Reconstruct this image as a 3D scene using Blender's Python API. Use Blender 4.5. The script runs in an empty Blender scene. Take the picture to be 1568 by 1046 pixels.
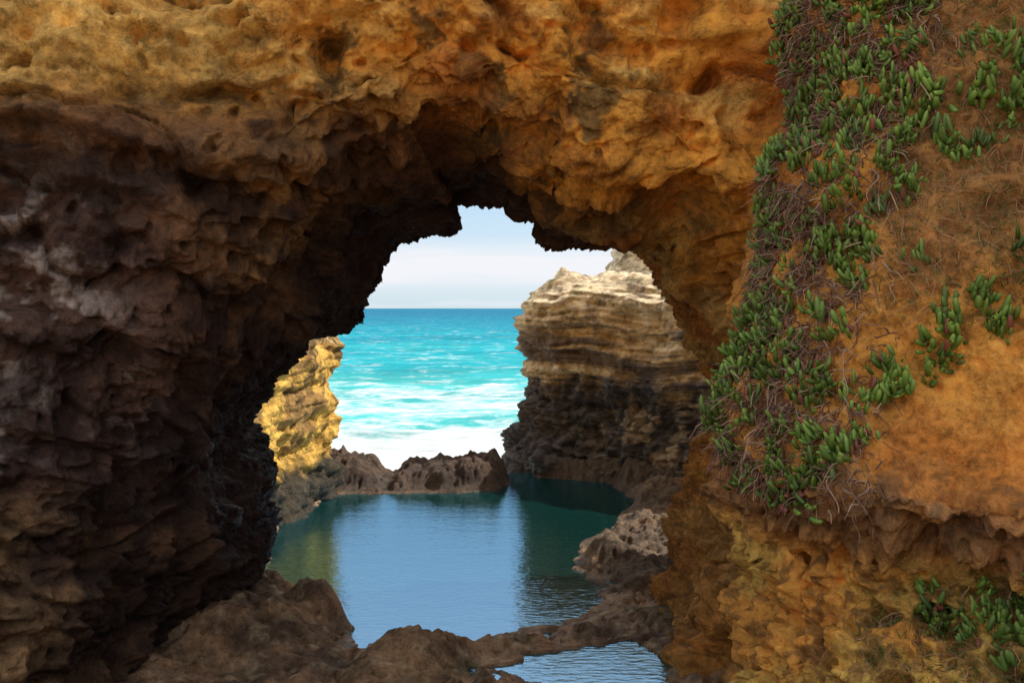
import bpy, math, numpy as np
from mathutils import Vector
rng=np.random.default_rng(7)
# ------------------------------------------------------------- noise
_perm=rng.permutation(256).astype(np.int32); _perm=np.concatenate([_perm,_perm,_perm])
_g=rng.normal(size=(256,3)); _g/=np.linalg.norm(_g,axis=1)[:,None]; _g=_g.astype(np.float32)
def pn(x,y,z):
    x=np.asarray(x,np.float32);y=np.asarray(y,np.float32);z=np.asarray(z,np.float32)
    x,y,z=np.broadcast_arrays(x,y,z)
    xi=np.floor(x);yi=np.floor(y);zi=np.floor(z)
    fx=x-xi;fy=y-yi;fz=z-zi
    xi=xi.astype(np.int32)&255;yi=yi.astype(np.int32)&255;zi=zi.astype(np.int32)&255
    u=fx*fx*fx*(fx*(fx*6-15)+10);v=fy*fy*fy*(fy*(fy*6-15)+10);w=fz*fz*fz*(fz*(fz*6-15)+10)
    def c(dx,dy,dz):
        h=_perm[_perm[_perm[xi+dx]+yi+dy]+zi+dz]
        g=_g[h]
        return g[...,0]*(fx-dx)+g[...,1]*(fy-dy)+g[...,2]*(fz-dz)
    def L(a,b,t): return a+(b-a)*t
    return 1.5*L(L(L(c(0,0,0),c(1,0,0),u),L(c(0,1,0),c(1,1,0),u),v),
             L(L(c(0,0,1),c(1,0,1),u),L(c(0,1,1),c(1,1,1),u),v),w)
def fbm(x,y,z,o=4,g=.5):
    s=0;a=1;f=1
    for k in range(o):
        s=s+a*pn(x*f+k*17.3,y*f+k*5.1,z*f+k*9.7);a*=g;f*=2.03
    return s
def bil(x,y,z,o=4,g=.5):
    s=0;a=1;f=1
    for k in range(o):
        s=s+a*(np.abs(pn(x*f+k*11.3,y*f+k*7.1,z*f+k*3.7))*2-.45);a*=g;f*=2.07
    return s
def ss(a,b,x):
    t=np.clip((x-a)/(b-a),0,1);return t*t*(3-2*t)
def ledge(h):
    # layered beds: each bed swells outward then breaks back at its underside
    f=h-np.floor(h);return ss(0,.2,f)*(1-.8*ss(.2,1,f))-.4
def grid_normals(P,wrap=False):
    if wrap:
        du=np.roll(P,-1,0)-np.roll(P,1,0)
    else: du=np.gradient(P,axis=0)
    dv=np.gradient(P,axis=1)
    n=np.cross(du,dv);l=np.linalg.norm(n,axis=2,keepdims=True);return n/np.maximum(l,1e-9)
def raw_mesh(name,V,F,cols=None,wet=None,mat=None,smooth=True):
    me=bpy.data.meshes.new(name)
    V=np.ascontiguousarray(V,dtype=np.float32).reshape(-1,3)
    k=F.shape[1]
    me.vertices.add(len(V));me.vertices.foreach_set('co',V.ravel())
    me.loops.add(F.size);me.loops.foreach_set('vertex_index',F.astype(np.int32).ravel())
    me.polygons.add(len(F));me.polygons.foreach_set('loop_start',(np.arange(len(F))*k).astype(np.int32))
    try: me.polygons.foreach_set('loop_total',np.full(len(F),k,np.int32))
    except Exception: pass
    if smooth: me.polygons.foreach_set('use_smooth',np.ones(len(F),bool))
    me.update(calc_edges=True)
    if cols is not None:
        a=me.attributes.new('Col','FLOAT_COLOR','POINT')
        c=np.ones((len(V),4),np.float32);c[:,:3]=np.clip(cols.reshape(-1,3),0,1);a.data.foreach_set('color',c.ravel())
    if wet is not None:
        a=me.attributes.new('Wet','FLOAT','POINT');a.data.foreach_set('value',np.ascontiguousarray(wet).ravel().astype(np.float32))
    ob=bpy.data.objects.new(name,me);bpy.context.scene.collection.objects.link(ob)
    if mat: me.materials.append(mat)
    return ob
def grid_faces(nu,nv,wrap=False,flip=False):
    iu=np.arange(nu if wrap else nu-1);iv=np.arange(nv-1)
    I,J=np.meshgrid(iu,iv,indexing='ij')
    I2=(I+1)%nu
    F=np.stack([I*nv+J,I2*nv+J,I2*nv+J+1,I*nv+J+1],-1).reshape(-1,4)
    return F[:,::-1] if flip else F
def mixc(a,b,t): 
    t=np.asarray(t)[...,None]; return np.asarray(a)*(1-t)+np.asarray(b)*t
# ------------------------------------------------------------- materials
def newmat(name):
    m=bpy.data.materials.new(name);m.use_nodes=True;nt=m.node_tree
    for n in list(nt.nodes): nt.nodes.remove(n)
    return m,nt,nt.nodes,nt.links
def N(nt,t,**kw):
    n=nt.nodes.new(t)
    for k,v in kw.items(): setattr(n,k,v)
    return n
def noise(nt,vec,scale,detail=6,rough=.6):
    n=N(nt,'ShaderNodeTexNoise');n.inputs['Scale'].default_value=scale;n.inputs['Detail'].default_value=detail
    n.inputs['Roughness'].default_value=rough;nt.links.new(vec,n.inputs['Vector']);return n
def ramp(nt,fac,stops):
    r=N(nt,'ShaderNodeValToRGB');cr=r.color_ramp
    while len(cr.elements)<len(stops): cr.elements.new(.5)
    for e,(p,c) in zip(cr.elements,stops):
        e.position=p;e.color=(c[0],c[1],c[2],1) if not np.isscalar(c) else (c,c,c,1)
    nt.links.new(fac,r.inputs[0]);return r
def mapr(nt,v,a,b,c,d):
    n=N(nt,'ShaderNodeMapRange');nt.links.new(v,n.inputs[0])
    for i,x in enumerate((a,b,c,d)): n.inputs[i+1].default_value=x
    return n
def rock_material(name,bump=.6,fine=14,strata=.5):
    m,nt,ns,lk=newmat(name)
    out=N(nt,'ShaderNodeOutputMaterial');bs=N(nt,'ShaderNodeBsdfPrincipled');lk.new(bs.outputs[0],out.inputs[0])
    geo=N(nt,'ShaderNodeNewGeometry');pos=geo.outputs['Position']
    at=N(nt,'ShaderNodeAttribute',attribute_name='Col');we=N(nt,'ShaderNodeAttribute',attribute_name='Wet')
    n1=noise(nt,pos,2.6,4,.62);n2=noise(nt,pos,fine,5,.75)
    mp=N(nt,'ShaderNodeMapping');mp.inputs['Scale'].default_value=(.7,.7,6);lk.new(pos,mp.inputs[0])
    n3=noise(nt,mp.outputs[0],2.2,5,.7)
    r1=ramp(nt,n1.outputs[0],[(.32,(.52,.47,.46)),(.48,(1,1,1)),(.68,(1.4,1.38,1.32))])
    r2=ramp(nt,n2.outputs[0],[(.34,.58),(.48,1.05),(.66,1.45)])
    r3=ramp(nt,n3.outputs[0],[(.3,.68),(.48,1.05),(.7,1.35)])
    def mul(a,b,f=1):
        x=N(nt,'ShaderNodeMix',data_type='RGBA',blend_type='MULTIPLY');x.inputs[0].default_value=f
        lk.new(a,x.inputs[6]);lk.new(b,x.inputs[7]);return x.outputs[2]
    c=mul(mul(mul(at.outputs['Color'],r1.outputs[0]),r2.outputs[0]),r3.outputs[0],strata)
    lk.new(c,bs.inputs['Base Color'])
    wr=mapr(nt,we.outputs['Fac'],0,1,.88,.22);lk.new(wr.outputs[0],bs.inputs['Roughness'])
    bs.inputs['Specular IOR Level'].default_value=.3
    n4=noise(nt,pos,fine*3.5,4,.75)
    def madd(a,b,k):
        x=N(nt,'ShaderNodeMath',operation='MULTIPLY_ADD');lk.new(b,x.inputs[0]);x.inputs[1].default_value=k
        if a is None: x.inputs[2].default_value=0
        else: lk.new(a,x.inputs[2])
        return x.outputs[0]
    h=madd(None,n2.outputs[0],1.2);h=madd(h,n4.outputs[0],.75);h=madd(h,n3.outputs[0],.9*strata)
    b=N(nt,'ShaderNodeBump');b.inputs['Strength'].default_value=bump;b.inputs['Distance'].default_value=.08
    lk.new(h,b.inputs['Height']);lk.new(b.outputs[0],bs.inputs['Normal'])
    return m
M_cave=rock_material('cave_rock_mat',.85,11,.6)
M_cliff=rock_material('limestone_mat',1.,7,1.)
M_ground=rock_material('wet_rock_mat',.95,12,.2)
M_slope=rock_material('sandstone_soil_mat',.8,12,.3)
# ------------------------------------------------------------- cave arch shell
prof=np.array([(-.78,5.38),(.06,5.41),(.08,5.26),(.44,5.22),(.324,4.93),(.563,4.80),(1.331,4.86),(1.78,4.76),
(1.98,4.33),(2.22,3.846),(2.482,3.335),(2.738,2.908),(2.78,2.48),(2.354,2.055),(2.184,1.287),(2.1,.95),(2.184,.52),(1.9,.093),
(1.84,-.5),(1.2,-1.2),(-1,-1.5),(-3,-1.2),(-3.489,.093),(-3.318,.52),(-3.173,.946),(-3.22,1.885),(-3.56,2.44),(-3.32,2.951),
(-2.80,3.42),(-2.68,3.633),(-2.2,3.719),(-2.08,4.06),(-1.80,4.401),(-1.76,4.63),(-1.60,4.86),(-1.143,4.98),(-.70,5.06)])
def closed_resample(P,n):
    Q=np.vstack([P,P[:1]]);d=np.r_[0,np.cumsum(np.linalg.norm(np.diff(Q,axis=0),axis=1))]
    t=np.linspace(0,d[-1],n,endpoint=False);return np.stack([np.interp(t,d,Q[:,k]) for k in range(P.shape[1])],1)
def smooth_closed(P,k):
    n=len(P);f=np.fft.fft(P,axis=0);w=np.exp(-(np.fft.fftfreq(n)*n/k)**2)[:,None];return np.real(np.fft.ifft(f*w,axis=0))
NU=1400
P0=closed_resample(prof,NU)
PS=smooth_closed(P0,5)
cen=np.array([-.3,2.6]);D=PS-cen;D/=np.linalg.norm(D,axis=1)[:,None]
top=np.clip(D[:,1]*1.15,0,1)
kp=np.linspace(0,1,14)
e_s=np.array([9,3,.7,.02,0,.08,.22,.46,.82,1.35,2.2,3.6,9,20])
y_s=np.array([17,15.5,14.2,13.5,13,12.1,11.0,9.95,9.0,8.3,7.8,7.4,6.8,6.0])
e_t=np.array([17,6,1.2,.05,0,.06,.14,.28,.52,.95,1.7,3.2,8,17])  # outer ends: unseen cliff above the arch, built high to block sun
y_t=np.array([17,16,14.4,13.5,13,12.1,11.1,10.1,9.3,8.8,8.6,8.6,8.6,8.4])
s=np.interp(np.linspace(0,1,560),[0,.06,.9,1],[0,.2,.83,1])
def sm(k,v):
    from_=np.interp(s,kp,v);ker=np.hanning(23);ker/=ker.sum();return np.convolve(np.pad(from_,11,mode='edge'),ker,'valid')
ES,YS,ET,YT=[sm(kp,a) for a in (e_s,y_s,e_t,y_t)]
T=top[:,None]
E=ES[None]*(1-T)+ET[None]*T;Y=YS[None]*(1-T)+YT[None]*T
Y=Y+.7*np.clip(D[:,0],0,1)[:,None]*ss(.7,1.6,E)
bl=ss(0.02,.9,E)[...,None]
base=P0[:,None,:]*(1-bl)+PS[:,None,:]*bl
XZ=base+D[:,None,:]*E[...,None]
P=np.stack([XZ[...,0],Y,XZ[...,1]],-1)
nrm=grid_normals(P,True)
c2=np.array([-.3,4,3.])
sg=np.sign(np.mean(np.sum(nrm[:,200:400]*(c2-P[:,200:400]),-1)));nrm*=sg
x,y,z=P[...,0],P[...,1],P[...,2]
lip=np.clip(np.abs(Y-13)/2.2,.08,1)
wz=z+.25*pn(x*.5,y*.5,z*.5)+.10*x
left=ss(0,-2,x);rt=ss(.5,2.2,x)
disp=.50*fbm(x*.42,y*.42,z*.5,3)*lip
disp=disp+(.14*left+.08+.10*rt)*fbm(x*.35,y*.5,wz*1.9,3,.45)*lip**.6
lm=np.clip(.35+1.3*fbm(x*.6+2,y*.6,z*.9,2),0,1)
lm2=np.clip(.2+1.5*fbm(x*.8+12,y*.8,z*1.1,2),0,1)
disp=disp+(.15*left+.05+.15*rt)*lm*ledge(wz*1.6+.8*fbm(x*.6,y*.6,z*.6,3))*lip
disp=disp+(.03*left+.02+.045*rt)*lm2*ledge(wz*5.1+1.3*fbm(x*.9,y*.9,z*.9+5,3))*lip**.5
kn=bil(x*1.15+3,y*1.15,z*1.4,3,.5)
disp=disp+(.21-.11*rt-.06*left)*kn*lip**.7
disp=disp+(.06-.02*rt)*bil(x*3.3,y*3.3,z*3.8+3,4,.52)*lip**.3
disp=disp-.14*np.clip(1-np.abs(fbm(x*.5+5,y*.5,wz*1.2,3))*8,0,1)*lip
hole=np.clip(pn(x*2.2+9,y*2.2,z*2.5)-.36,0,1);disp=disp-1.1*hole*lip
hole=np.clip(pn(x*5.2+9,y*5.2,z*6.5)-.36,0,1);disp=disp-.65*hole*lip
disp=disp+.022*fbm(x*8,y*8,z*9,3,.65)
P=P+nrm*disp[...,None]
lp=np.exp(-((Y-13)/.8)**2)*(.10*bil(x*3.1,y*3,z*4.2+1,4,.6)+.01)
P[...,0]-=D[:,0][:,None]*lp;P[...,2]-=D[:,1][:,None]*lp
x,y,z=P[...,0],P[...,1],P[...,2]
n1=fbm(x*.7+4,y*.7,z*.8,4);n2=fbm(x*2.0,y*2.0,z*2.3+7,4,.6);n3=fbm(x*.5,y*.5,z*1.6+3,4);n5=fbm(x*1.1+9,y*1.1,z*1.3,4,.55)
gold=(.96,.58,.16);orange=(.95,.42,.065);rust=(.68,.24,.045);dk=(.045,.024,.018);purp=(.12,.068,.056);pale=(.60,.50,.44);brown=(.17,.085,.038);olive=(.13,.095,.04)
C=mixc(np.broadcast_to(orange,P.shape),rust,ss(.0,.5,n1)*.75)
C=mixc(C,gold,ss(-.1,.35,n3)*.85)
C=mixc(C,olive,ss(.08,.4,n2)*.80*(1-.9*ss(.7,1.8,x)))
C=mixc(C,brown,ss(.9,-.8,x)*ss(6.4,5.5,z)*.85)  # brown rock on left and ceiling, darkened further to paint in shade
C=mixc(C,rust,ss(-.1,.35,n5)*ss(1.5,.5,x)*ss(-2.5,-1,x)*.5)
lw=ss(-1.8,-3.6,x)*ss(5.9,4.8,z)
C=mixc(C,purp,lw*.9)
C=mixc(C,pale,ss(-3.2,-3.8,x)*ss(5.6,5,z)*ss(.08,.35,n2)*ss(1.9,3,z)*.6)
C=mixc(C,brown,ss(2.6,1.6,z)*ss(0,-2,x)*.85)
C=mixc(C,dk,ss(9.4,11.4,y+.8*n5)*.9*(1-.65*ss(1,2,x)))  # darkens with depth into the arch, painting its shade into the rock colour
C=mixc(C,dk,ss(-.15,.35,n5)*ss(.5,-1.5,x)*ss(6.4,5.6,z)*.8)  # large dark patches on the left, deepening the shade by colour
C=mixc(C,(.50,.30,.14),ss(2.6,1.9,z)*ss(-2.9,-3.5,x)*ss(9.3,8.6,y)*ss(-.3,.2,n1)*.85)
C=mixc(C,gold,ss(5.6,6.2,z)*ss(-1.,-3.6,x)*ss(-.5,0,n1+.3)*.9)
C=mixc(C,(.44,.19,.05),ss(2.6,1.2,z)*ss(1,2,x)*.7)
wet=ss(2.9,2.2,z)*ss(-2.4,-2.9,x)*ss(8.2,9.0,y)*ss(-.3,.2,n1+n2*.5)
C=mixc(C,dk,wet*.85)
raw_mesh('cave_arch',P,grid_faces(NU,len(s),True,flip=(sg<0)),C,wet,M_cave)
# ------------------------------------------------------------- terrain
pool1=np.array([(-3.72,14.6),(-4.12,17),(-4.4,18.6),(-3.83,21.3),(-2.86,21.4),(-1.18,21.4),(-.2,21.8),(0.,23.6),(2.18,22.7),(2.56,20.5),
(1.85,18),(1.3,17),(1.0,15.1),(1.36,14.2),(1.22,13.2),(.7,12.45),(.13,12.2),(-.48,11.7),(-1.1,11.8),(-1.5,11.9),(-1.78,11.4),(-2,12.5),(-2.54,13.4),(-3.2,14.2)])
pool2=np.array([(-.35,10.8),(.43,11.5),(.91,11.7),(1.5,11.75),(1.72,11.1),(1.75,9.6),(.8,9.5),(.5,10.2),(.1,10.6)])
def sdf(X,Yv,poly):
    d=np.full(X.shape,1e9);ins=np.zeros(X.shape,bool)
    for a,b in zip(poly,np.roll(poly,-1,0)):
        e=b-a;t=np.clip(((X-a[0])*e[0]+(Yv-a[1])*e[1])/(e@e),0,1)
        d=np.minimum(d,np.hypot(X-a[0]-t*e[0],Yv-a[1]-t*e[1]))
        c=((a[1]>Yv)!=(b[1]>Yv))&(X<(b[0]-a[0])*(Yv-a[1])/(b[1]-a[1]+1e-12)+a[0]);ins^=c
    return np.where(ins,-d,d)
def poolsd(X,Yv):
    wx=X+.16*pn(X*1.1,Yv*1.1,3.3)+.10*pn(X*4,Yv*4,1.3)+.05*pn(X*9,Yv*9,1.3);wy=Yv+.16*pn(X*1.1+9,Yv*1.1,5.3)+.12*pn(X*3+7,Yv*3,1.3)+.05*pn(X*9,Yv*9,4.3)
    return np.minimum(sdf(wx,wy,pool1),sdf(wx,wy,pool2))
gx=np.r_[np.arange(-32,-5.2,.35),np.arange(-5.2,4.4,.028),np.arange(4.4,32,.35)]
gy=np.r_[np.arange(-30,4,.35),np.arange(4,9.5,.08),np.arange(9.5,24.6,.033),np.arange(24.6,34,.2)]
X,Yg=np.meshgrid(gx,gy,indexing='ij')
sd=poolsd(X,Yg)
H=.03+.10*ss(0,.5,sd)+.15*ss(.5,2.5,sd)
amp=ss(0,.25,sd)
rb=ss(.8,1.8,X)*ss(12.5,14.5,Yg)
H=H+amp*(.09*bil(X*1.3,Yg*1.3,.5,3,.45)+.07*fbm(X*2.2,Yg*2.2,2.2,4,.5)+(.03+.025*rb)*bil(X*4.5,Yg*4.5,3,3,.55)-.35*np.clip(pn(X*3.6,Yg*3.6,7)-.3,0,1)-.3*np.clip(pn(X*8,Yg*8,7)-.28,0,1))
for (a,b,r,h) in [(-1.15,10.95,.45,.30),(-2.4,12.5,.5,.40),(-3.1,11.7,.8,.35),(-.3,9.6,.7,.12),(1.45,15.5,.42,.26),(1.9,14.7,.4,.12),(2.3,16.5,.4,.06),(2.7,18,.4,.08),(3.3,20.5,.9,.3),(-3.6,13.2,.7,.4)]:
    H=H+h*np.exp(-(((X-a)**2+(Yg-b)**2)/(r*r))**1.5)*ss(-.05,.3,sd)
ridge=np.interp(X,[-6,-3.95,-3.4,-3.16,-2.95,-2.75,-2.37,-1.5,-.63,0,1.5,4],[.85,.68,.55,.35,.0,.0,.32,.50,.68,.8,.5,.4])
rg=ss(21.3,21.9,Yg)*ss(24.2,23.0,Yg)*ss(.0,.3,sd)
jag=bil(X*2.2,Yg*2.2,4.4,4,.5)
H=H+rg*(ridge*.72+.09*jag*np.clip(ridge*1.6,0.1,1))
H=np.where(sd<0,-.02-1.5*ss(0,2.2,-sd)+.08*fbm(X*2,Yg*2,3,3)*ss(0,.5,-sd),H)
near=np.interp(Yg,[-30,-16,-4,0,2,5,8,9.7],[6,3.5,2.2,2.2,2.0,1.2,.4,0])
H=H+np.where(Yg<9.7,near,0)+ss(2,-3,Yg)*.3*fbm(X*.3,Yg*.3,1,3)
wob=.5*pn(X*.6,3.1,Yg*.2)
drop=ss(23.3,24.6,Yg+wob);drop=np.where(X>.5,ss(25,27,Yg),drop)
H=H*(1-drop)-4.5*drop
Pt=np.stack([X,Yg,H],-1)
n1=fbm(X*.8,Yg*.8,H*2,4);n2=fbm(X*4,Yg*4,H*4,4,.6)
C=mixc(np.broadcast_to((.48,.28,.15),X.shape+(3,)),(.20,.12,.07),ss(-.2,.4,n1));C=mixc(C,(.62,.44,.27),ss(.1,.5,n2)*.55)
C=mixc(C,(.17,.15,.06),ss(.1,.5,fbm(X*1.3+4,Yg*1.3,1,3))*ss(.35,.05,H)*.6)
C=mixc(C,(.085,.062,.052),ss(20.9,21.6,Yg)*.88)
C=mixc(C,(.15,.11,.075),ss(.9,1.5,X)*ss(13,14.5,Yg)*.75)
C=mixc(C,(.66,.46,.25),ss(6,3,Yg))  # unseen ground behind camera, pale to bounce warm light into the cave
uw=ss(.0,-.5,H)*(sd<0)
C=mixc(C,(.012,.07,.06),uw*.95)
wetg=ss(.22,.05,H)*.7+.15*(Yg>9)
raw_mesh('rocky_ground',Pt,grid_faces(len(gx),len(gy)),C,wetg,M_ground)
# ------------------------------------------------------------- pool water
wx=np.arange(-5.2,3.4,.08);wy=np.arange(9.2,24.3,.08)
X,Yg=np.meshgrid(wx,wy,indexing='ij');sd=poolsd(X,Yg)
F=grid_faces(len(wx),len(wy));keep=(sd.ravel()[F]<.45).any(1)&(Yg.ravel()[F]>9.3).all(1)
m,nt,ns,lk=newmat('pool_water_mat')
out=N(nt,'ShaderNodeOutputMaterial');geo=N(nt,'ShaderNodeNewGeometry')
mp=N(nt,'ShaderNodeMapping');mp.inputs['Scale'].default_value=(1,2.4,1);lk.new(geo.outputs['Position'],mp.inputs[0])
a=noise(nt,mp.outputs[0],6.5,3,.5);b2=noise(nt,mp.outputs[0],1.1,2,.5)
ad=N(nt,'ShaderNodeMath',operation='MULTIPLY_ADD');lk.new(b2.outputs[0],ad.inputs[0]);ad.inputs[1].default_value=1.0;lk.new(a.outputs[0],ad.inputs[2])
bp=N(nt,'ShaderNodeBump');bp.inputs['Strength'].default_value=.13;bp.inputs['Distance'].default_value=.05;lk.new(ad.outputs[0],bp.inputs['Height'])
gl=N(nt,'ShaderNodeBsdfGlossy');gl.inputs['Roughness'].default_value=.015;gl.inputs['Color'].default_value=(.43,.73,1,1);lk.new(bp.outputs[0],gl.inputs['Normal'])
df=N(nt,'ShaderNodeBsdfDiffuse');df.inputs['Color'].default_value=(.01,.10,.085,1)
tr=N(nt,'ShaderNodeBsdfTransparent');tr.inputs['Color'].default_value=(.6,.85,.8,1)
m1=N(nt,'ShaderNodeMixShader');m1.inputs[0].default_value=.4;lk.new(tr.outputs[0],m1.inputs[1]);lk.new(df.outputs[0],m1.inputs[2])
fr=N(nt,'ShaderNodeFresnel');fr.inputs['IOR'].default_value=11;lk.new(bp.outputs[0],fr.inputs['Normal'])
m2=N(nt,'ShaderNodeMixShader');lk.new(fr.outputs[0],m2.inputs[0]);lk.new(m1.outputs[0],m2.inputs[1]);lk.new(gl.outputs[0],m2.inputs[2]);lk.new(m2.outputs[0],out.inputs[0])
raw_mesh('pool_water',np.stack([X,Yg,0*X],-1),F[keep],mat=m)
# ------------------------------------------------------------- sea
ry=np.r_[np.geomspace(4,60,380),np.geomspace(60.5,400,220),np.geomspace(410,14000,40)]+19.
rx=np.linspace(-1.6,1.6,460)
Yg,K=np.meshgrid(ry,rx,indexing='ij');X=K*(Yg+14)
fade=ss(500,60,Yg)
wv=.30*pn(X*.05,Yg*.13,1.)+.22*(1-np.abs(pn(X*.10+3,Yg*.32,2.))*2)+.12*fbm(X*.6,Yg*1.1,1,4,.55)
Z=-2.2+wv*fade
m,nt,ns,lk=newmat('sea_water_mat')
out=N(nt,'ShaderNodeOutputMaterial');geo=N(nt,'ShaderNodeNewGeometry');pos=geo.outputs['Position']
sx=N(nt,'ShaderNodeSeparateXYZ');lk.new(pos,sx.inputs[0])
yl=N(nt,'ShaderNodeMath',operation='LOGARITHM');lk.new(sx.outputs[1],yl.inputs[0]);yl.inputs[1].default_value=10
yn=mapr(nt,yl.outputs[0],1.4,3.4,0,1)
mpa=N(nt,'ShaderNodeMapping');mpa.inputs['Scale'].default_value=(.5,1,1);lk.new(pos,mpa.inputs[0])
big=noise(nt,mpa.outputs[0],.035,4,.55);mid=noise(nt,mpa.outputs[0],.12,7,.7)
ma=N(nt,'ShaderNodeMath',operation='MULTIPLY_ADD');lk.new(big.outputs[0],ma.inputs[0]);ma.inputs[1].default_value=.45;lk.new(yn.outputs[0],ma.inputs[2])
col=ramp(nt,ma.outputs[0],[(.25,(.20,.56,.50)),(.42,(.07,.48,.47)),(.58,(.015,.36,.42)),(.80,(.008,.24,.34)),(1.,(.008,.17,.28))])
fo=noise(nt,mpa.outputs[0],.45,8,.74)
thr=ramp(nt,yn.outputs[0],[(0,.20),(.10,.26),(.135,.34),(.155,.46),(.168,.53),(.185,.46),(.23,.465),(.27,.59),(.6,.615),(1,.62)])
sb=N(nt,'ShaderNodeMath',operation='SUBTRACT');lk.new(fo.outputs[0],sb.inputs[0]);lk.new(thr.outputs[0],sb.inputs[1])
fm=mapr(nt,sb.outputs[0],-.06,.12,0,1);fm.clamp=True
mx=N(nt,'ShaderNodeMix',data_type='RGBA');lk.new(fm.outputs[0],mx.inputs[0]);lk.new(col.outputs[0],mx.inputs[6]);mx.inputs[7].default_value=(.8,.84,.84,1)
mm=N(nt,'ShaderNodeMix',data_type='RGBA',blend_type='MULTIPLY');mm.inputs[0].default_value=1;lk.new(mx.outputs[2],mm.inputs[6])
mr=ramp(nt,mid.outputs[0],[(.35,.72),(.65,1.15)]);lk.new(mr.outputs[0],mm.inputs[7])
df=N(nt,'ShaderNodeBsdfDiffuse');lk.new(mm.outputs[2],df.inputs['Color'])
gl=N(nt,'ShaderNodeBsdfGlossy');gl.inputs['Roughness'].default_value=.3;gl.inputs['Color'].default_value=(.6,.85,1,1)
bp=N(nt,'ShaderNodeBump');bp.inputs['Strength'].default_value=.6;bp.inputs['Distance'].default_value=.4;lk.new(fo.outputs[0],bp.inputs['Height'])
lk.new(bp.outputs[0],df.inputs['Normal']);lk.new(bp.outputs[0],gl.inputs['Normal'])
m2=N(nt,'ShaderNodeMixShader');m2.inputs[0].default_value=.06;lk.new(df.outputs[0],m2.inputs[1]);lk.new(gl.outputs[0],m2.inputs[2]);lk.new(m2.outputs[0],out.inputs[0])
raw_mesh('sea',np.stack([X,Yg,Z],-1),grid_faces(len(ry),len(rx),flip=True),mat=m)
# ------------------------------------------------------------- cliffs
def cliff(name,foot,zs,offs,n,nz,topz,colf,seed=0,slope=(0,0),amp=1):
    foot=np.array(foot,float)
    ar=np.sum(foot[:,0]*np.roll(foot[:,1],-1)-np.roll(foot[:,0],-1)*foot[:,1])
    if ar<0: foot=foot[::-1]
    R=smooth_closed(closed_resample(foot,n),16)
    t=np.roll(R,-1,0)-np.roll(R,1,0);t/=np.linalg.norm(t,axis=1)[:,None];nr=np.stack([t[:,1],-t[:,0]],1)
    zz=np.linspace(zs[0],topz,nz);of=np.interp(zz,zs,offs)
    XY=R[:,None,:]+nr[:,None,:]*of[None,:,None]
    Z=np.broadcast_to(zz,(n,nz)).copy()
    c=R.mean(0);k=50;f=np.linspace(0,1,k+1)[1:]**1.3
    XYc=XY[:,-1:,:]*(1-f[None,:,None])+c*f[None,:,None]
    XY=np.concatenate([XY,XYc],1);Z=np.concatenate([Z,np.full((n,k),topz)],1)
    w=ss(topz-2,topz,Z);Z=Z+w*((XY[...,0]-R[:,0].min())*slope[0]+(XY[...,1]-R[:,1].min())*slope[1])
    P=np.stack([XY[...,0],XY[...,1],Z],-1);nn=grid_normals(P,True)
    x,y,z=P[...,0],P[...,1],P[...,2]+seed
    wz=z+.22*pn(x*.4,y*.4,z*.3)+.05*x
    low=ss(2.6,1.4,P[...,2])
    d=.34*fbm(x*.5,y*.5,z*.5,3)+.14*fbm(x*.3,y*.3,wz*2.0,3,.55)+.05*fbm(x*.5,y*.5,wz*6,3,.6)
    d=d+(1-.7*low)*(.16*ledge(wz*1.7+.4*fbm(x*.5,y*.5,z*.4,2))+.07*ledge(wz*5.3+.6*fbm(x*.8,y*.8,z*.5+4,3)))
    d=d+(.08+.18*low)*bil(x*1.5,y*1.5,z*1.3,4,.55)+.03*bil(x*6,y*6,z*8,2,.6)-.6*np.clip(pn(x*1.8,y*1.8,z*2.6)-.38,0,1)
    fade=np.ones(nz+k);fade[-k:]=np.linspace(1,.15,k)
    hor=nn.copy();hor[:,:-k,2]*=.2
    if np.mean(np.sum(hor[:,:nz,:2]*nr[:,None,:],-1))<0: hor*=-1;fl=True
    else: fl=False
    P=P+hor*(amp*d*fade)[...,None]
    C,wet=colf(P[...,0],P[...,1],P[...,2],wz)
    return raw_mesh(name,P,grid_faces(n,nz+k,True,flip=fl),C,wet,M_cliff)
def col_right(x,y,z,wz):
    sh=(3,)
    b=fbm(x*.15,y*.15,wz*2.4,4,.6);n2=fbm(x*1.6,y*1.6,z*1.8,4,.6)
    C=mixc(np.broadcast_to((.78,.56,.30),x.shape+sh),(.26,.19,.14),ss(-.05,.25,b));C=mixc(C,(.92,.74,.48),ss(-.1,-.4,b)*.9)
    C=mixc(C,(.90,.74,.50),ss(3.3,4.0,z)*.8)  # cream stone at the top, paled to paint in grazing sunlight
    zz=z+.4*n2+.7*pn(x*.5,y*.5,2)
    C=mixc(C,(.10,.092,.095),ss(2.7,1.9,zz)*.95)
    C=mixc(C,(.58,.45,.29),ss(.05,.3,n2)*ss(2.8,1,z)*.75*ss(1.5,3,x))
    C=mixc(C,(.16,.15,.06),ss(0.3,.6,n2)*ss(4.1,4.5,z)*.6)
    return C,ss(.6,.2,z)*.5
def col_left(x,y,z,wz):
    n2=fbm(x*1.8,y*1.8,z*2.2,4,.6);n1=fbm(x*.6,y*.6,wz*1.4,4)
    C=mixc(np.broadcast_to((.84,.50,.11),x.shape+(3,)),(.42,.24,.08),ss(0,.4,n1));C=mixc(C,(.70,.55,.33),ss(3.0,3.6,z)*.7)
    C=mixc(C,(.10,.065,.03),ss(.0,.3,n2)*ss(2.1,2.5,z)*.8)
    C=mixc(C,(.065,.05,.03),ss(1.05,.65,z+.3*n2))
    return C,ss(1.0,.3,z)*.6
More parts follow.
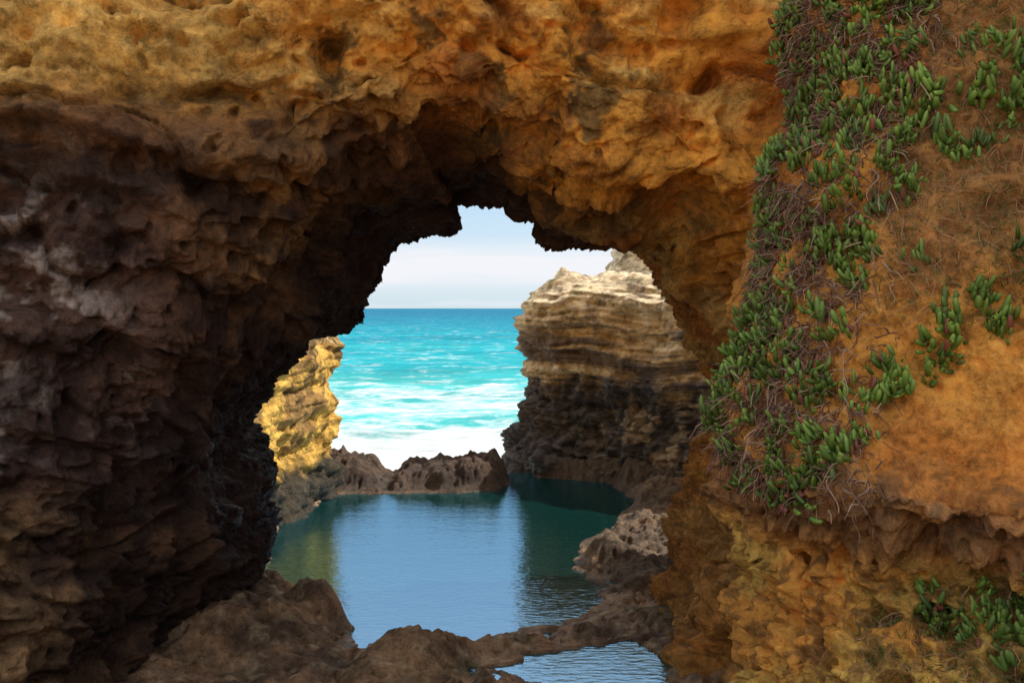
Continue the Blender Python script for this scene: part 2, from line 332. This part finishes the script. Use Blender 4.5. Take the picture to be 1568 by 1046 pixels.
cliff('limestone_cliff',[(.2,24.5),(2.3,23.8),(3.8,22.6),(4.6,21),(6,20),(10,19),(22,19),(22,34),(5,33),(1.8,29),(.5,26.5)],
 [-4,0,.65,1.14,2.1,2.6,3.39,4.0,4.3,4.5],[.7,.62,.35,.02,-.12,-.02,.12,-.05,-.30,-.65],1300,320,4.5,col_right,0,(.0,.03))
cliff('limestone_headland',[(2.9,30),(6,27.5),(12,26),(28,26),(28,42),(6,42),(3.3,34)],[-4,3,5,6.2],[.6,.2,0,-.3],600,220,6.2,col_right,3,(.05,.02),.7)
cliff('sea_cliff',[(-3.75,21.6),(-4.05,20.2),(-4.35,18.5),(-4.6,16.5),(-4.6,14.2),(-9,14),(-20,15),(-20,25),(-8,24),(-4.6,23)],
 [-3,0,.5,1.1,1.6,2.4,3.0,3.5,4.4,6,8],[.15,.1,.05,-.15,.05,-.05,.1,-.1,.25,0,-.6],900,300,8,col_left,6,(0,0),.7)
# ------------------------------------------------------------- foreground slope
zc=[-1,1.44,2.03,2.38,2.78,2.97,3.59,4.5,5.37,6.45,9,14]
xc=[1.8,1.79,1.96,1.73,1.61,1.61,1.79,2.0,2.34,2.50,3.1,4]
MZ=820;MX=640
zr=np.interp(np.linspace(0,1,MZ),[0,.1,.85,1],[-.8,1.1,7.2,12])
xl=np.interp(zr,zc,xc);ker=np.hanning(31);ker/=ker.sum();xl=np.convolve(np.pad(xl,15,mode='edge'),ker,'valid')
pp=np.linspace(0,1,11);q=np.interp(np.linspace(0,1,MX),[0,.08,.9,1],[0,.25,.78,1])
dx=np.interp(q,pp,[1.6,.7,.25,.03,.05,.3,.9,1.9,3.4,6,12]);yy=np.interp(q,pp,[12,10,8.6,7.5,6.95,6.6,6.15,5.5,4.5,3,-1])
ker=np.hanning(31);ker/=ker.sum();cv=lambda a:np.convolve(np.pad(a,15,mode='edge'),ker,'valid');dx=cv(dx);yy=cv(yy)
lean=np.interp(zr,[-1,1.0,1.6,2.05,2.35,2.55,2.8,2.95,3.6,4.5,6.5,12],[-.25,-.22,-.10,.14,.34,.0,-.20,.02,.40,.75,1.1,1.6]);k2=np.hanning(13);lean=np.convolve(np.pad(lean,6,mode='edge'),k2/k2.sum(),'valid')
Pm=np.stack([xl[None]+dx[:,None]+0*zr[None],yy[:,None]+lean[None],np.broadcast_to(zr,(MX,MZ))],-1)
nm=grid_normals(Pm);nm*=-np.sign(np.mean(nm[MX//2,:,1]))
x,y,z=Pm[...,0],Pm[...,1],Pm[...,2]
lowz=ss(3.0,2.7,z+.1*pn(x*2,y*2,1))
d=.20*fbm(x*.9,y*.9,z*.9+4,3)+lowz*(.15*bil(x*2.2,y*2.2,z*2.6,4,.5)+.07*fbm(x*1,y*1,z*6,3)+.06*ledge(z*4.2+.6*fbm(x,y,z,3)))+(1-lowz)*(.05*bil(x*3.5,y*3.5,z*3,3,.5)+.06*fbm(x*3,y*3,z*3,4,.6))+.010*fbm(x*16,y*16,z*16,3,.6)
d=d-lowz*.8*np.clip(pn(x*3.6+9,y*3.6,z*4.2)-.30,0,1)-lowz*.3*np.clip(pn(x*9,y*9,z*9)-.3,0,1)
Pm=Pm+nm*d[...,None];x,y,z=Pm[...,0],Pm[...,1],Pm[...,2]
n1=fbm(x*1.2,y*1.2,z*1.4,4);n2=fbm(x*4,y*4,z*4,4,.6)
C=mixc(np.broadcast_to((.95,.43,.085),x.shape+(3,)),(.76,.29,.055),ss(-.1,.4,n1))
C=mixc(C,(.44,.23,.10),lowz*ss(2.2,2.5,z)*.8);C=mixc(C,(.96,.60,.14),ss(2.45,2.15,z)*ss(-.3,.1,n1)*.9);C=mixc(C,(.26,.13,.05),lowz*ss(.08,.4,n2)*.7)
C=mixc(C,(.16,.10,.06),ss(.3,.05,np.abs(z-2.85))*ss(-.2,.3,n2)*.5)
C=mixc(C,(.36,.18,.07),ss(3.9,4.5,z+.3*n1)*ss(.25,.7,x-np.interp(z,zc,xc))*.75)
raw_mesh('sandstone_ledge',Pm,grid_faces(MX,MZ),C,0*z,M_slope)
nms=grid_normals(Pm);nms*=-np.sign(np.mean(nms[MX//2,:,1]))
# ------------------------------------------------------------- plants
def leafmat(name,rough,sub=0):
    m,nt,ns,lk=newmat(name);out=N(nt,'ShaderNodeOutputMaterial');bs=N(nt,'ShaderNodeBsdfPrincipled');lk.new(bs.outputs[0],out.inputs[0])
    at=N(nt,'ShaderNodeAttribute',attribute_name='Col')
    lk.new(at.outputs['Color'],bs.inputs['Base Color']);bs.inputs['Roughness'].default_value=rough
    return m
M_leaf=leafmat('succulent_leaf_mat',.5);M_dry=leafmat('dry_stem_mat',.8)
def tubes(name,B,Dr,L,R,bend,col,tip,mat,rings=6,sides=5,prof=None,curl=0):
    n=len(B);t=np.linspace(0,1,rings)
    if prof is None: prof=np.interp(t,[0,.2,.6,.85,1],[.6,.95,1,.85,.35])
    Dr=Dr/np.linalg.norm(Dr,axis=1)[:,None]
    cpts=B[:,None]+Dr[:,None]*L[:,None,None]*t[None,:,None]+bend[:,None]*L[:,None,None]*(t**2)[None,:,None]
    if curl>0:
        w1=rng.normal(size=(n,3));ph=rng.uniform(0,6.28,(n,1))
        cpts=cpts+w1[:,None]*(np.sin(ph+t[None]*7)-np.sin(ph))[:,:,None]*L[:,None,None]*curl
    a=np.cross(Dr,rng.normal(size=(n,3)));a/=np.linalg.norm(a,axis=1)[:,None];b=np.cross(Dr,a)
    an=np.arange(sides)*2*np.pi/sides
    ring=a[:,None]*np.cos(an)[None,:,None]+b[:,None]*np.sin(an)[None,:,None]
    V=cpts[:,:,None]+ring[:,None]*(R[:,None]*prof[None])[:,:,None,None]
    C=col[:,None]*(1-t[None,:,None]**2)+tip[:,None]*t[None,:,None]**2
    C=np.broadcast_to(C[:,:,None],V.shape)
    I=np.arange(n)[:,None,None]*rings*sides;r=np.arange(rings-1)[None,:,None]*sides;k=np.arange(sides)[None,None];k2=(k+1)%sides
    F=np.stack([I+r+k,I+r+k2,I+r+sides+k2,I+r+sides+k],-1).reshape(-1,4)
    return raw_mesh(name,V,F,C.copy(),mat=mat)
def sample(n,maskf):
    w=np.linalg.norm(np.cross(np.gradient(Pm,axis=0),np.gradient(Pm,axis=1)),axis=2)
    sdx=x-np.interp(z,zc,xc);mk=maskf(x,y,z,sdx);w=(w*mk).ravel();w/=w.sum()
    idx=rng.choice(w.size,n,p=w);return Pm.reshape(-1,3)[idx],nms.reshape(-1,3)[idx]
nz1=fbm(x*1.6,y*1.6,z*1.6+2,3);nz2=fbm(x*3.5,y*3.5,z*3.5+8,3)
ln=np.interp(z,zr,lean)
front=ss(7.9,7.5,y-ln) 
def m_green(x,y,z,sdx):
    wdt=np.interp(z,[2.6,3,3.6,4.5,5.5,8],[.22,.36,.5,.58,.62,.7])
    m=ss(wdt+.1,wdt-.1,sdx+.25*nz1)*ss(2.72,2.95,z)*ss(-.3,.05,nz2+.12)
    line=np.interp(x,[1.6,2.05,2.35,2.7,3.4],[2.66,3.0,3.35,3.62,4.3])
    m2=ss(.16,.08,np.abs(z-line+.05*nz1))*ss(1.6,1.75,x)
    m3=ss(4.0,4.4,z)*ss(.15,.4,nz1+.3*nz2)*.7+ss(.0,.2,nz1)*ss(3.6,3.9,z)*ss(2.9,3.1,x)*.8
    m4=ss(2.35,2.2,z)*ss(1.85,2.0,z)*ss(2.55,2.75,x)*.6*ss(-.1,.2,nz2)
    return np.clip(m+m2*1.5+m3+m4,0,1)*front*(z<8)
nt_=2400
B,Nn=sample(nt_,m_green)
nl=8;tsz=np.repeat(rng.uniform(.75,1.25,nt_),nl)
Bs=np.repeat(B+Nn*.05,nl,0)+rng.normal(size=(nt_*nl,3))*.042
Nr=np.repeat(Nn,nl,0)
Dr=Nr*.8+np.array([0,0,.7])+rng.normal(size=Bs.shape)*.45+np.repeat(rng.normal(size=(nt_,3))*.35,nl,0)
L=rng.uniform(.05,.095,len(Bs))*tsz;R=rng.uniform(.013,.020,len(Bs))*tsz
g=rng.uniform(0,1,(len(Bs),1));tf=np.repeat(rng.uniform(.45,1.3,(nt_,1)),nl,0)
col=(np.array([.055,.13,.018])*(1-g)+np.array([.14,.25,.03])*g)*tf;tip=np.array([.24,.36,.06])*tf*np.ones_like(g)
red=rng.uniform(size=len(Bs))<.06;col[red]=(.25,.07,.05);tip[red]=(.30,.10,.06)
tubes('ice_plant',Bs,Dr,L,R,np.array([0,0,.3])+0*Bs,col,tip,M_leaf,7,6)
def m_stem(x,y,z,sdx): return ss(.8,.3,sdx)*ss(2.7,2.9,z)*ss(.1,-.2,nz2)*front*(z<7)+.25*ss(.8,.3,sdx)*ss(2.7,2.9,z)*front*(z<7)
n=6500;B,Nn=sample(n,m_stem)
Dr=Nn*.6+rng.normal(size=B.shape)*.6+np.array([-.1,0,-.25])
g=rng.uniform(0,1,(n,1));col=np.array([.18,.08,.05])*(1-g)+np.array([.56,.37,.25])*g**2
tubes('dead_plant_stems',B+Nn*.04,Dr,rng.uniform(.07,.2,n),rng.uniform(.003,.0085,n),np.array([0,0,-.4])+rng.normal(size=B.shape)*.15,col,col*1.2,M_dry,9,4,np.linspace(1,.4,9),.07)
def m_dry(x,y,z,sdx): 
    a=ss(.35,.8,sdx)*ss(3.75,4.1,z+.25*nz1)
    b=ss(2.25,1.9,z-.5*(x-2.6))*ss(2.1,2.5,x)*.8
    return (a+b)*front*(z<8)*(x<6)
n=28000;B,Nn=sample(n,m_dry)
Dr=Nn*.6+rng.normal(size=B.shape)*.6+np.array([-.1,0,.15])
g=rng.uniform(0,1,(n,1));h=(rng.uniform(0,1,(n,1))<.45)
col=np.where(h,np.array([.12,.17,.035])*(.6+g),np.array([.32,.15,.06])*(1-g)+np.array([.64,.40,.22])*g)
tubes('dry_grass',B,Dr,rng.uniform(.06,.18,n),rng.uniform(.002,.0048,n),np.array([0,0,-.3])+rng.normal(size=B.shape)*.25,col,col*1.1,M_dry,6,3,np.linspace(1,.3,6),.05)
# ------------------------------------------------------------- light & sky
el=math.radians(46);hx,hy=.95,.31
ts=Vector((hx*math.cos(el),hy*math.cos(el),math.sin(el))).normalized()
sun=bpy.data.lights.new('sun','SUN');sun.energy=4.6;sun.angle=math.radians(.5);sun.color=(1,.95,.87)
so=bpy.data.objects.new('sun',sun);so.rotation_euler=ts.to_track_quat('Z','Y').to_euler();so.location=(10,10,40);bpy.context.scene.collection.objects.link(so)
w=bpy.data.worlds.new('World');bpy.context.scene.world=w;w.use_nodes=True;nt=w.node_tree;lk=nt.links
bg=nt.nodes['Background'];sky=nt.nodes.new('ShaderNodeTexSky');sky.sky_type='NISHITA';sky.sun_disc=False
sky.sun_elevation=el;sky.sun_rotation=math.atan2(hx,hy);sky.air_density=1.0;sky.dust_density=.6
tc=N(nt,'ShaderNodeTexCoord');sp=N(nt,'ShaderNodeSeparateXYZ');lk.new(tc.outputs['Generated'],sp.inputs[0])
mpw=N(nt,'ShaderNodeMapping');mpw.inputs['Scale'].default_value=(1,1,14);lk.new(tc.outputs['Generated'],mpw.inputs[0])
cn=noise(nt,mpw.outputs[0],2.6,5,.55)
hz=ramp(nt,sp.outputs[2],[(0,.25),(.018,.45),(.028,.85),(.055,.80),(.072,.35),(.11,.22),(.3,.45),(.5,.85),(1,.85)])
cl=ramp(nt,cn.outputs[0],[(.44,0.),(.64,.5)])
ad=N(nt,'ShaderNodeMath',operation='ADD');ad.use_clamp=True;lk.new(hz.outputs[0],ad.inputs[0]);lk.new(cl.outputs[0],ad.inputs[1])
lo=ramp(nt,sp.outputs[2],[(0,(.52,.80,.95)),(.05,(.44,.74,1.0)),(.15,(.38,.68,1.0)),(.35,(.34,.62,1.0)),(.6,(.2,.42,.82))])
mb=N(nt,'ShaderNodeMix',data_type='RGBA');mb.inputs[0].default_value=.75
sc7=N(nt,'ShaderNodeVectorMath',operation='SCALE');lk.new(lo.outputs[0],sc7.inputs[0]);sc7.inputs['Scale'].default_value=6.3
lk.new(sky.outputs[0],mb.inputs[6]);lk.new(sc7.outputs[0],mb.inputs[7])
mx=N(nt,'ShaderNodeMix',data_type='RGBA');lk.new(ad.outputs[0],mx.inputs[0]);lk.new(mb.outputs[2],mx.inputs[6]);mx.inputs[7].default_value=(6.0,6.1,6.4,1)
lk.new(mx.outputs[2],bg.inputs[0]);bg.inputs[1].default_value=.15
cam=bpy.data.cameras.new('camera');cam.lens=35;cam.sensor_width=36;cam.clip_start=.05;cam.clip_end=30000
co=bpy.data.objects.new('camera',cam);co.location=(0,0,4);co.rotation_euler=(math.radians(90-1.92),0,0);bpy.context.scene.collection.objects.link(co)
bpy.context.scene.camera=co
sc=bpy.context.scene;sc.view_settings.view_transform='Standard';sc.view_settings.look='None';sc.view_settings.exposure=0
